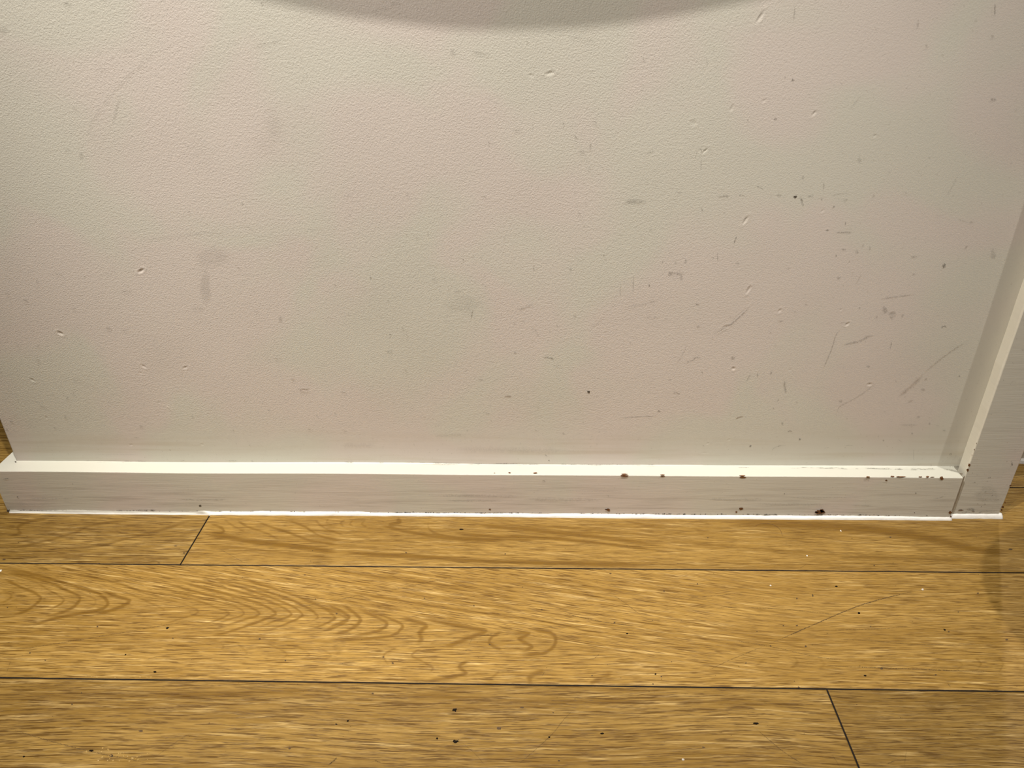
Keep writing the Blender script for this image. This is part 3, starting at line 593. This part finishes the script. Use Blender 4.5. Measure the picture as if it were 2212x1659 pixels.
# dark crack, chips and grime of the baseboard
mk = Marks(1, 0, -.0006)
mk.ribbon([C('l', 70, 945), C('l', 180, 928), C('l', 290, 930), C('l', 560, 935), C('l', 720, 938)], 2.4, .97, taper=False, wob=.5)
mk.ribbon([C('l', 930, 930), C('l', 1000, 932), C('l', 1100, 930), C('l', 1240, 928)], 2.4, .9, taper=False, wob=.8)
mk.spot(*C('l', 68, 940), 3.5, 4.5, 1, hard=True)
mk.ribbon([C('l', 15, 683), C('l', 45, 678), C('l', 75, 672)], 2.2, .9)
mk.spot(*C('l', 1595, 892), 2.2, 2.2, .95, hard=True); mk.spot(*C('l', 140, 822), 1.6, 1.4, .8)
mk.spot(*C('s', 1525, 335), 1.3, 1.1, .8); mk.spot(*C('t', 1762, 312), 1.4, 1.2, .8); mk.spot(*C('t', 716, 318), 1.2, 1.2, .8)
mk.ribbon([C('t', 1900, 355), C('t', 1945, 350), C('t', 1995, 335)], 1.8, .5); mk.ribbon([C('t', 250, 240), C('t', 262, 234)], 2, .4)
mk.ribbon([C('t', 700, 348), C('t', 1000, 347), C('t', 1370, 345)], 1.5, .4)
mk.ribbon([C('s', 780, 290), C('s', 1200, 295), C('s', 1700, 300)], 1.5, .3)
for x0, x1, y, w, a in [(1390,1843,842,8,.28),(200,620,835,8,.2),(540,700,720,3,.25),(100,400,885,6,.2)]: mk.ribbon([C('l', x0, y), C('l', (x0+x1)/2, y+2), C('l', x1, y)], w/2, a)
for x0, x1, y, w, a in [(100,900,330,14,.16),(850,1500,362,20,.18),(200,700,370,12,.14)]: mk.ribbon([C('s', x0, y), C('s', (x0+x1)/2, y+4), C('s', x1, y+5)], w/2, a)
for x0, x1, y, w, a in [(60,600,360,12,.15),(500,1100,400,16,.14),(1250,1420,408,8,.2)]: mk.ribbon([C('t', x0, y), C('t', (x0+x1)/2, y+4), C('t', x1, y+3)], w/2, a)
for i in range(260):  # crumbly dark edge along the top of the sealant
    x = random.choice([random.uniform(850, 1120), random.uniform(1240, 1900), random.uniform(120, 2040)]); y = 1105.2-1.2+max(0, x-453)*.0058
    mk.spot(x, y+random.uniform(-.8, .8), random.uniform(.8, 2.6), random.uniform(.5, 1.1), random.uniform(.5, .95), hard=True, n=7)
for x, y in [(1008, 217)]:
    mk.ribbon([C('s', x-15, y+2), C('s', x-5, y-6), C('s', x+14, y-4), C('s', x+10, y+5), C('s', x-15, y+3)], 1.2, .7)
mk.build('grime_marks', M_SCUFF, board)['label'] = 'dark grime and cracks'

def chips(name, items, axis, val, off, parent, flake=True):
    mc = Marks(axis, val, off)
    for c, x, y, rx, ry in items: mc.spot(*C(c, x, y), rx/OR[c][2], ry/OR[c][2], 1, rough=.24, hard=True, n=15)
    o = mc.build(name, M_CHIP, parent); return o
chips('face_chips', [('s',1525,443,12,10),('s',1508,442,10,4),('t',370,435,16,8),('t',333,462,7,6),('t',1000,461,38,14),('t',1015,452,16,12),('t',970,464,12,5),('t',1527,209,8,5),('s',583,440,7,5),
      ('t',2035,465,11,10),('t',2040,500,6,9),('s',1655,174,30,6),('t',380,186,24,5),('s',1960,176,19,4),('t',1968,197,12,8),('t',1750,467,3,3)], 1, 0, -.0008, board)['label'] = 'patches of bare brown wood'
chips('edge_chips', [('s',1655,166,24,4),('s',945,156,15,4),('s',740,154,9,3),('s',620,156,5,2),('s',1960,171,16,3),('t',380,179,22,4),('t',1383,187,13,4),('t',1578,184,14,4),('t',1650,186,30,3),('t',1800,187,14,3),
      ('t',1858,186,12,5),('t',1968,189,12,4),('t',1620,186,12,3),('t',1895,189,14,2)], 2, HS, .0007, board)['label'] = 'bare wood along the worn top edge'
# dirt and old paint lines on top, close to the wall
mt = Marks(2, HS, .0006)
for i in range(70):
    x = random.choice([random.uniform(900, 1040), random.uniform(1700, 2040), random.uniform(60, 2040), random.uniform(1700, 2040)]); y = 996.5+max(0, x-500)*.0103+1.5+random.uniform(-1.2, 1.6)
    mt.ribbon([(x, y), (x+random.uniform(5, 30), y+random.uniform(-.6, 1))], random.uniform(1, 2), random.uniform(.3, .8))
mt.spot(*C('l', 125, 546), 1.8, 1.6, 1, hard=True)
mt.ribbon([(2035, 1013), (2060, 1017), (2077, 1023)], 3.5, .45)
mt.build('dirt_line', M_SCUFF, board)

# ------------------------------------------------------------------ upright trim at the right end of the wall
YT = .0055
def rough_edge(z, s, a=.0005): return a*float(vnoise(np.array(z*45.), np.array(s*1.), 21))
V, Fq = [], []
zs = np.concatenate([np.linspace(0, .5, 120), [.7, 1.045]])
for z in zs:
    e1, e2 = rough_edge(z, .5, .0004), rough_edge(z, 3.5, .0004)
    r_ = .0018*math.exp(-z/.008)          # battered foot
    V += [(.6185, TH+.004, z), (.6150+e1, TH-.001, z), (.6144+e1, YT+.003, z), (XB0+.0008, YT+.0004, z), (XB0+.0016, YT, z), (XB1-.0014-r_, YT, z), (XB1-r_+e2, YT+.0014, z), (XB1-r_*.3+e2, .105, z), (.6185, .105, z)]
m_ = 9
for i in range(len(zs)-1):
    for j in range(m_): Fq.append((i*m_+j, (i+1)*m_+j, (i+1)*m_+(j+1) % m_, i*m_+(j+1) % m_))
Fq += [tuple(range(m_))[::-1], tuple(range((len(zs)-1)*m_, len(zs)*m_))]
Fq = [tuple(reversed(f)) for f in Fq]
up = structure(mesh_obj('trim_1', V, Fq, M_TRIM))
M_LIT_SIDE = M_LIT_TOP.copy(); M_LIT_SIDE.name = 'lit_side_trim_paint'  # same trim paint made paler: light from the left put into its colour
for _n in M_LIT_SIDE.node_tree.nodes:
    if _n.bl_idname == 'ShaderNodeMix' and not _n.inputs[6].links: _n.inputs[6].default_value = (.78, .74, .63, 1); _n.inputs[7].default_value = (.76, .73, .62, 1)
up.data.materials.append(M_LIT_SIDE)
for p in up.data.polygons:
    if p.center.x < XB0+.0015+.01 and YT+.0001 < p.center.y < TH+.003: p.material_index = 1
pts = []
for i in range(41):
    x = .6115+(XB1+.0030-.6115)*i/40
    pts.append((x, YT-.0050+.0006*float(vnoise(np.array(i*.31), np.array(.5), 31)), YT+.0006, .0056+.0006*float(vnoise(np.array(i*.37), np.array(.5), 32))))
bead(pts, 'sealant_bead', up, 'white sealant bead')
# filled joint between board and upright
V = []
for z in np.linspace(.001, HS-.001, 24):
    w = .0006*math.sin(z*90)
    V += [(XK-.0004, .0011, z), (XK+.002+w, .0030, z), (XB0+.0015, YT+.0010, z), (XB0+.002, .012, z), (XK-.002, .012, z)]
Fq = []
for i in range(23):
    for j in range(5): Fq.append((i*5+j, i*5+(j+1) % 5, (i+1)*5+(j+1) % 5, (i+1)*5+j))
mesh_obj('joint_filler', V, Fq, M_FILL, up, smooth=True)
mc = Marks(1, YT, -.0006)
for x, y, rx, ry in [(1067,300,12,20),(1050,358,11,14),(1129,115,4,9),(1153,40,3,6),(1100,180,3,5),(970,838,28,5),(1560,545,12,6),(1120,850,14,3),(1470,800,12,16),(1455,835,9,12),(1495,745,6,14)]:
    q = C('r', x, y)
    mc.spot(*q, rx/5.53, ry/5.53, 1, rough=.35, hard=True)
for x, y in [(2190, 720), (2178, 760), (2160, 790)]: pass
mc.build('edge_chips', M_CHIP, up)['label'] = 'bare wood on the worn edges'
mk = Marks(1, YT, -.0004)
mk.ribbon([C('r', 950, 855), C('r', 1200, 850), C('r', 1420, 845)], 2.5, .45)
[mk.ribbon([(2062+i*4.2, 1106.5-i*.02), (2069+i*4.2, 1106.5-i*.02)], random.uniform(1, 3), random.uniform(.2, .7)) for i in range(24) if random.random() < .6]; mk.spot(*C('r', 1090, 830), 12, 3, .3); mk.spot(*C('r', 1290, 650), 30, 20, .10); mk.spot(*C('r', 1580, 285), 2, 4, .4)
for i in range(14): mk.spot(2095+random.uniform(0, 70), 1020+random.uniform(0, 75), random.uniform(.6, 1.6), random.uniform(.6, 1.6), random.uniform(.3, .7))
mk.build('grime_marks', M_SCUFF, up)

# low kerb with its own white sealant, beyond the upright
V = [(.778, .148, 0), (1.9, .148, 0), (1.9, .176, 0), (.778, .176, 0)]
V = V+[(x, y, .085) for x, y, _ in V]
kerb = structure(mesh_obj('baseboard_back', V, [(0, 1, 5, 4), (1, 2, 6, 5), (2, 3, 7, 6), (3, 0, 4, 7), (4, 5, 6, 7), (3, 2, 1, 0)], M_TRIM))
bead([(.777+i*.04, .1405, .1484, .006) for i in range(29)], 'sealant_bead', kerb)

# ------------------------------------------------------------------ marks on the floor
mf = Marks(2, 0, .00025)
FL = [('a',[(0,858),(600,760),(1000,690),(1250,650)],4,.5),('a',[(1740,592),(2000,545),(2212,500)],4,.42),('b',[(250,505),(480,468),(650,430),(870,385)],4,.42),
 ('a',[(10,1295),(300,1385),(530,1445),(800,1500),(960,1540)],6,.62),('a',[(1300,230),(1475,330)],4,.5),('a',[(40,980),(65,900)],4,.4),('a',[(870,900),(905,890),(950,880)],4,.5),
 ('a',[(1150,1330),(1040,1400),(900,1500)],5,.3),('a',[(1955,1535),(2015,1480)],6,.75),('a',[(935,320),(960,321)],7,.9),('a',[(180,1000),(280,998)],3,.4),
 ('b',[(1145,1540),(1345,1362),(1430,1260),(1505,1180)],5,.55),('b',[(820,1390),(900,1460),(970,1540)],5,.35),('b',[(1390,612),(1620,665),(1850,700)],4,.8),('b',[(1720,508),(1810,570),(1900,640)],4,.55),
 ('b',[(900,770),(980,748),(1075,738)],4,.55),('b',[(820,842),(900,848)],4,.7),('b',[(1612,895),(1645,865)],4,.6),('b',[(1300,1000),(1320,970)],4,.6),('b',[(30,1530),(80,1485)],6,.7),('b',[(640,1430),(660,1445)],4,.5),
 ('b',[(300,1500),(340,1515)],8,.8),('b',[(2130,1102),(2180,1104)],5,.6),('b',[(150,1065),(220,1066)],5,.6),('b',[(890,512),(905,530)],4,.7),('b',[(865,815),(885,770)],3,.35),
 ('c',[(320,965),(500,880),(700,800)],4,.6),('c',[(680,808),(940,695),(1160,600),(1300,550),(1470,505),(1612,475)],6,.95),
 ('c',[(1060,923),(1400,935),(1800,950),(2125,957)],5,.85),('c',[(510,575),(800,590),(1100,620),(1200,635)],4,.6),('c',[(390,577),(540,577)],4,.7),('c',[(1000,715),(1350,705),(1550,687)],4,.55),('c',[(400,760),(700,805),(1000,870),(1250,900)],4,.6),
 ('c',[(1000,760),(1300,775),(1600,795),(2100,800)],4,.45),('c',[(230,520),(400,510),(560,490)],4,.5),('c',[(625,1285),(720,1365),(800,1430),(940,1520)],5,.65),('c',[(1080,1440),(1130,1520)],4,.4),
 ('c',[(1525,1400),(1515,1450),(1508,1520)],6,.3),('c',[(1400,1500),(1455,1480)],9,.55),('c',[(675,1138),(705,1145)],6,.6),('c',[(525,920),(545,935)],4,.7),('c',[(1760,1020),(1780,1050)],5,.5),('c',[(890,350),(930,325)],4,.4),('c',[(470,600),(640,625),(760,610)],3,.3)]
for c, P, w, a in FL: mf.ribbon([C(c, *p) for p in P], w/2.75*1.35, a, wob=.3)
FD = [('a',583,702,5,4),('a',45,587,4,3),('a',180,859,4,3),('a',270,903,4,3),('a',1033,773,4,3),('a',430,1165,5,4),('a',1050,220,8,3),('a',1100,262,7,3),('a',2010,625,6,4),('a',1705,904,5,4),('a',840,1325,12,5),('a',1730,1430,7,5),('a',1550,775,6,5),
 ('a',2010,1285,5,4),('a',487,1098,4,4),('a',665,1472,10,7),('a',24,300,10,4),('a',590,325,8,3),('a',1820,393,6,3),('b',72,1285,5,4),('b',290,1102,6,5),('b',410,920,6,4),('b',355,884,5,4),('b',1735,678,6,4),('b',990,808,5,4),('b',895,577,5,3),
 ('b',600,533,5,3),('b',1300,600,5,4),('b',490,260,5,3),('b',1368,1215,4,4),('b',1980,985,5,5),('b',1403,1503,6,4),('b',1045,1310,12,8),('b',1183,1185,12,4),('b',1082,268,4,4),('b',2075,912,3,3),('b',1965,1045,4,4),('b',2015,1000,4,4),('b',1600,995,4,4),
 ('b',2030,490,5,3),('b',1710,385,6,3),('c',1770,722,5,4),('c',875,685,6,4),('c',928,808,5,5),('c',1693,975,6,4),('c',2133,236,12,4),('c',2110,768,9,5),('c',875,526,4,4),('c',1425,165,5,4),('c',325,1402,8,4),('c',1330,332,4,3),('c',43,970,5,4),
 ('c',1940,495,5,4),('c',1310,690,4,3),('c',795,685,4,4),('c',290,440,5,3),('c',720,805,5,4),('c',1825,605,4,3),('c',352,168,4,3),('c',640,720,4,3),('c',885,1048,5,4),('c',1375,938,8,6),('c',968,508,4,8),('c',575,905,4,4)]
for c, x, y, rx, ry in FD: mf.spot(*C(c, x, y), rx/2.75, ry/2.75, .95, hard=True, n=9)
for i in range(170):
    x, y = random.uniform(0, 2212), random.uniform(1130, 1655)
    mf.spot(x, y, random.uniform(.5, 1.4), random.uniform(.4, .9), random.uniform(.5, .95), hard=True, n=6)
mf.build('scratches', M_SCR, floor)['label'] = 'dark scratches and specks in the oak'

# beads of dried varnish that catch the downlight
V, Fq = [], []
def dome(x, y, r, h, V, Fq, n=10, rings=3):
    b0 = len(V); V.append((x, y, h))
    for k in range(1, rings+1):
        a = k/rings*math.pi/2
        for j in range(n):
            t_ = 2*math.pi*j/n; V.append((x+r*math.sin(a)*math.cos(t_), y+r*math.sin(a)*math.sin(t_), h*math.cos(a)+(-.0002 if k == rings else 0)))
    for j in range(n): Fq.append((b0, b0+1+j, b0+1+(j+1) % n))
    for k in range(rings-1):
        for j in range(n): Fq.append((b0+1+k*n+j, b0+1+(k+1)*n+j, b0+1+(k+1)*n+(j+1) % n, b0+1+k*n+(j+1) % n))
for i in range(46):
    if i < 20: u = random.uniform(185, 320); v = 1640-3+random.gauss(0, 5)-(u-250)**2/1400
    elif i < 34: u = random.uniform(195, 300); v = 1615+(u-195)*.22+random.gauss(0, 3)
    else: u = random.uniform(170, 330); v = 1461+(u-170)*.014+random.gauss(0, 1.0)
    p = px(u, v, 2, 0); dome(p[0], p[1], random.uniform(.0005, .0011), random.uniform(.0003, .0006), V, Fq)
t = NT('clear_varnish'); t.b.inputs['Base Color'].default_value = (.40, .26, .08, 1); t.b.inputs['Roughness'].default_value = .08; t.b.inputs['Specular IOR Level'].default_value = 1
mesh_obj('varnish_beads', V, Fq, t.m, floor, smooth=True)['kind'] = 'stuff'

# ------------------------------------------------------------------ small loose things on the floor
def crumb(name, c, x, y, rx, ry, h, mat, label, cat, group=None, seed=0, ang=0):
    """an irregular low lump at a point of the photo, size in photo px"""
    r_ = random.Random(seed); p = px(*C(c, x, y), 2, 0); rx *= .8; ry *= .8
    kx = np.linalg.norm(px(*C(c, x+1, y), 2, 0)-p); ky = np.linalg.norm(px(*C(c, x, y+1), 2, 0)-p)
    V, Fq = [], []; n, rings = 12, 3; V.append((0, 0, h))
    rad = [r_.uniform(.6, 1.25) for _ in range(n)]
    for k in range(1, rings+1):
        a = k/rings
        for j in range(n):
            t_ = 2*math.pi*j/n+ang; q = rad[j]*a
            V.append((rx*kx*q*math.cos(t_), ry*ky*q*math.sin(t_), (h*(1-a**2)+r_.uniform(0, .25)*h*(k < rings)) if k < rings else 0.0))
    for j in range(n): Fq.append((0, 1+j, 1+(j+1) % n))
    for k in range(rings-1):
        for j in range(n): Fq.append((1+k*n+j, 1+(k+1)*n+j, 1+(k+1)*n+(j+1) % n, 1+k*n+(j+1) % n))
    Fq.append(tuple(1+(rings-1)*n+j for j in range(n))[::-1])
    o = mesh_obj(name, V, Fq, mat); o.location = (p[0], p[1], .0002)
    return thing(o, label, cat, group)
DG = 'dark crumbs of dirt on the oak floor'
crumb('dirt_crumb','b',780,1200,17,14,.0012,M_DIRT,'ragged black crumb on the near plank, upper of the two large ones','dirt crumb',DG,1)
crumb('dirt_crumb','b',785,1388,20,13,.0012,M_DIRT,'large curled black dirt crumb on the near plank, below the other large ragged one','dirt crumb',DG,2)
crumb('dirt_crumb','b',675,1370,9,8,.0010,M_DIRT,'small round black crumb just left of the large curled one at the bottom centre','dirt crumb',DG,3)
crumb('dirt_crumb','b',143,1265,8,7,.0008,M_DIRT,'tiny black crumb alone on the near plank, left of the two large centre crumbs','dirt crumb',DG,4)
crumb('dirt_crumb','b',1345,1362,9,6,.0008,M_DIRT,'small black crumb lying on a diagonal scratch of the near plank','dirt crumb',DG,5)
crumb('dirt_crumb','b',1660,1340,14,7,.0010,M_DIRT,'wide flat black crumb on the near plank between diagonal scratch and end joint','dirt crumb',DG,6)
crumb('dirt_crumb','c',635,1262,30,8,.0012,M_DIRT,'long dark sliver of dirt on the near plank, closest to its right end joint','dirt crumb',DG,7)
crumb('dirt_crumb','a',1000,710,11,8,.0009,M_DIRT,'black crumb beside the long faint scratch at the left of the middle plank','dirt crumb',DG,8)
crumb('dirt_crumb','a',750,870,6,6,.0007,M_DIRT,'round black speck below the long faint scratch at the left of the middle plank','dirt crumb',DG,9)
crumb('dirt_crumb','a',925,972,12,6,.0009,M_DIRT,'slanting dark crumb at the near edge of the middle plank, on its left side','dirt crumb',DG,10)
crumb('dirt_crumb','b',820,121,19,4,.0010,M_DIRT,'thin dark crescent of dirt on the far plank near the baseboard','dirt crumb',DG,11)
crumb('dirt_crumb','b',1810,743,9,5,.0008,M_DIRT,'small dark crumb right of centre on the middle plank by a thin scratch','dirt crumb',DG,12)
crumb('dirt_crumb','c',1240,612,12,7,.0010,M_DIRT,'dark crumb just under the long curved scratch on the middle plank','dirt crumb',DG,13)
crumb('dirt_crumb','c',1107,455,11,5,.0009,M_DIRT,'flat dark crumb above the long curved scratch, near the far seam of the middle plank','dirt crumb',DG,14)
crumb('dirt_crumb','c',1745,710,8,6,.0008,M_DIRT,'small dark crumb on the middle plank near the curved shadow at the right','dirt crumb',DG,15)
crumb('dirt_crumb','c',1277,980,12,6,.0009,M_DIRT,'dark crumb near the front seam of the middle plank, right of the plank end joint','dirt crumb',DG,16)
crumb('dirt_crumb','a',545,1443,18,6,.0009,M_DIRT,'dark smear of dirt on the diagonal scratch in the bottom left corner','dirt crumb',DG,17)
crumb('dirt_crumb','a',143,1478,9,6,.0009,M_DIRT,'black crumb below the diagonal scratch in the bottom left corner','dirt crumb',DG,18)
WG = 'white crumbs on the oak floor'
crumb('white_crumb','c',1616,474,8,6,.0015,M_CRUMB,'white crumb at the upper right end of the long curved scratch','crumb',WG,21)
crumb('white_crumb','c',205,1475,12,6,.0014,M_CRUMB,'white flake lying near the bottom edge of the near plank','crumb',WG,22,.6)
crumb('white_crumb','c',720,450,7,4,.0010,M_CRUMB,'tiny white crumb on the middle plank near its far seam','crumb',WG,23)
crumb('white_crumb','c',1133,128,5,5,.0010,M_CRUMB,'tiny white crumb on the far plank close below the baseboard','crumb',WG,24)
crumb('white_crumb','c',935,275,5,5,.0010,M_CRUMB,'tiny white crumb in the middle of the far plank','crumb',WG,25)
crumb('white_crumb','a',5,368,8,8,.0012,M_CRUMB,'pale crumb at the left edge of the view beside the far seam','crumb',WG,26)

def hair(name, P, label, r=.00016):
    L = [px(*p, 2, 0) for p in smooth_line(P, 5)]; V, Fq = [], []; n = 6; N = len(L)
    for i, p in enumerate(L):
        d = L[min(i+1, N-1)]-L[max(i-1, 0)]; d /= np.linalg.norm(d); s = np.array([-d[1], d[0], 0])
        for k in range(n):
            a = 2*math.pi*k/n; V.append(p+s*r*math.cos(a)+np.array([0, 0, r*1.0+.0002+r*math.sin(a)]))
    for i in range(N-1):
        for k in range(n): Fq.append((i*n+k, i*n+(k+1) % n, (i+1)*n+(k+1) % n, (i+1)*n+k))
    Fq += [tuple(range(n))[::-1], tuple(range((N-1)*n, N*n))]
    return thing(mesh_obj(name, V, Fq, flat('hair_brown', (.16, .08, .03), .4), smooth=True), label, 'hair')
hair('hair', [C('c', 630, 100), C('c', 660, 87), C('c', 700, 83), C('c', 745, 96), C('c', 778, 122), C('c', 790, 158)], 'fine curved brown hair lying on the far plank beneath the baseboard')

# ------------------------------------------------------------------ just out of the picture: the bowed counter top on the wall and a stool; both throw shadows into it
V, Fq = [], []
n = 60; zb, zt = 1.045, 1.085; Rb = 3.3; dmax = .1210; xc = -.034
outline = []
for i in range(n+1):
    x = -.83+(1.56)*i/n
    outline.append((x, YW-dmax+(x-xc)**2/(2*Rb)))
outline += [(.73, .40), (-.83, .40)]
N = len(outline)
for z in (zb, zt): V += [(x, y, z) for x, y in outline]
Fq = [tuple(range(N))[::-1], tuple(range(N, 2*N))]+[(i, (i+1) % N, N+(i+1) % N, N+i) for i in range(N)]
thing(mesh_obj('counter_top', V, Fq, M_TOP), 'pale counter top with a bowed front edge, resting on the scuffed wall', 'counter')

def lathe(name, prof, mat, parent, n=40):
    V, Fq = [], []
    for r, z in prof:
        for j in range(n): V.append((r*math.cos(2*math.pi*j/n), r*math.sin(2*math.pi*j/n), z))
    for i in range(len(prof)-1):
        for j in range(n): Fq.append((i*n+j, i*n+(j+1) % n, (i+1)*n+(j+1) % n, (i+1)*n+j))
    Fq += [tuple(range(n))[::-1], tuple(range((len(prof)-1)*n, len(prof)*n))]
    return mesh_obj(name, V, Fq, mat, parent, smooth=False)
# the seat stands on the line from its round shadow to the right-hand downlight
LR = Vector((1.5, -.6, 2.8)); sh = Vector((.757, -.187, 0)); zs_ = .46
sp = sh+(LR-sh)*(zs_/LR.z)
st = bpy.data.objects.new('stool', None); COL.objects.link(st); st.location = (sp.x, sp.y, 0)
thing(st, 'round dark stool on a steel pedestal, to the right of the upright trim', 'stool')
rs = .182*(1-zs_/LR.z)
lathe('seat', [(.02, zs_-.05), (rs-.01, zs_-.045), (rs, zs_-.03), (rs, zs_-.01), (rs-.012, zs_), (.01, zs_+.002)], M_SEAT, st)
lathe('pedestal', [(.025, .02), (.025, zs_-.05)], M_STEEL, st, 24)
lathe('base', [(.15, 0), (.15, .008), (.03, .022), (.025, .03)], M_STEEL, st)
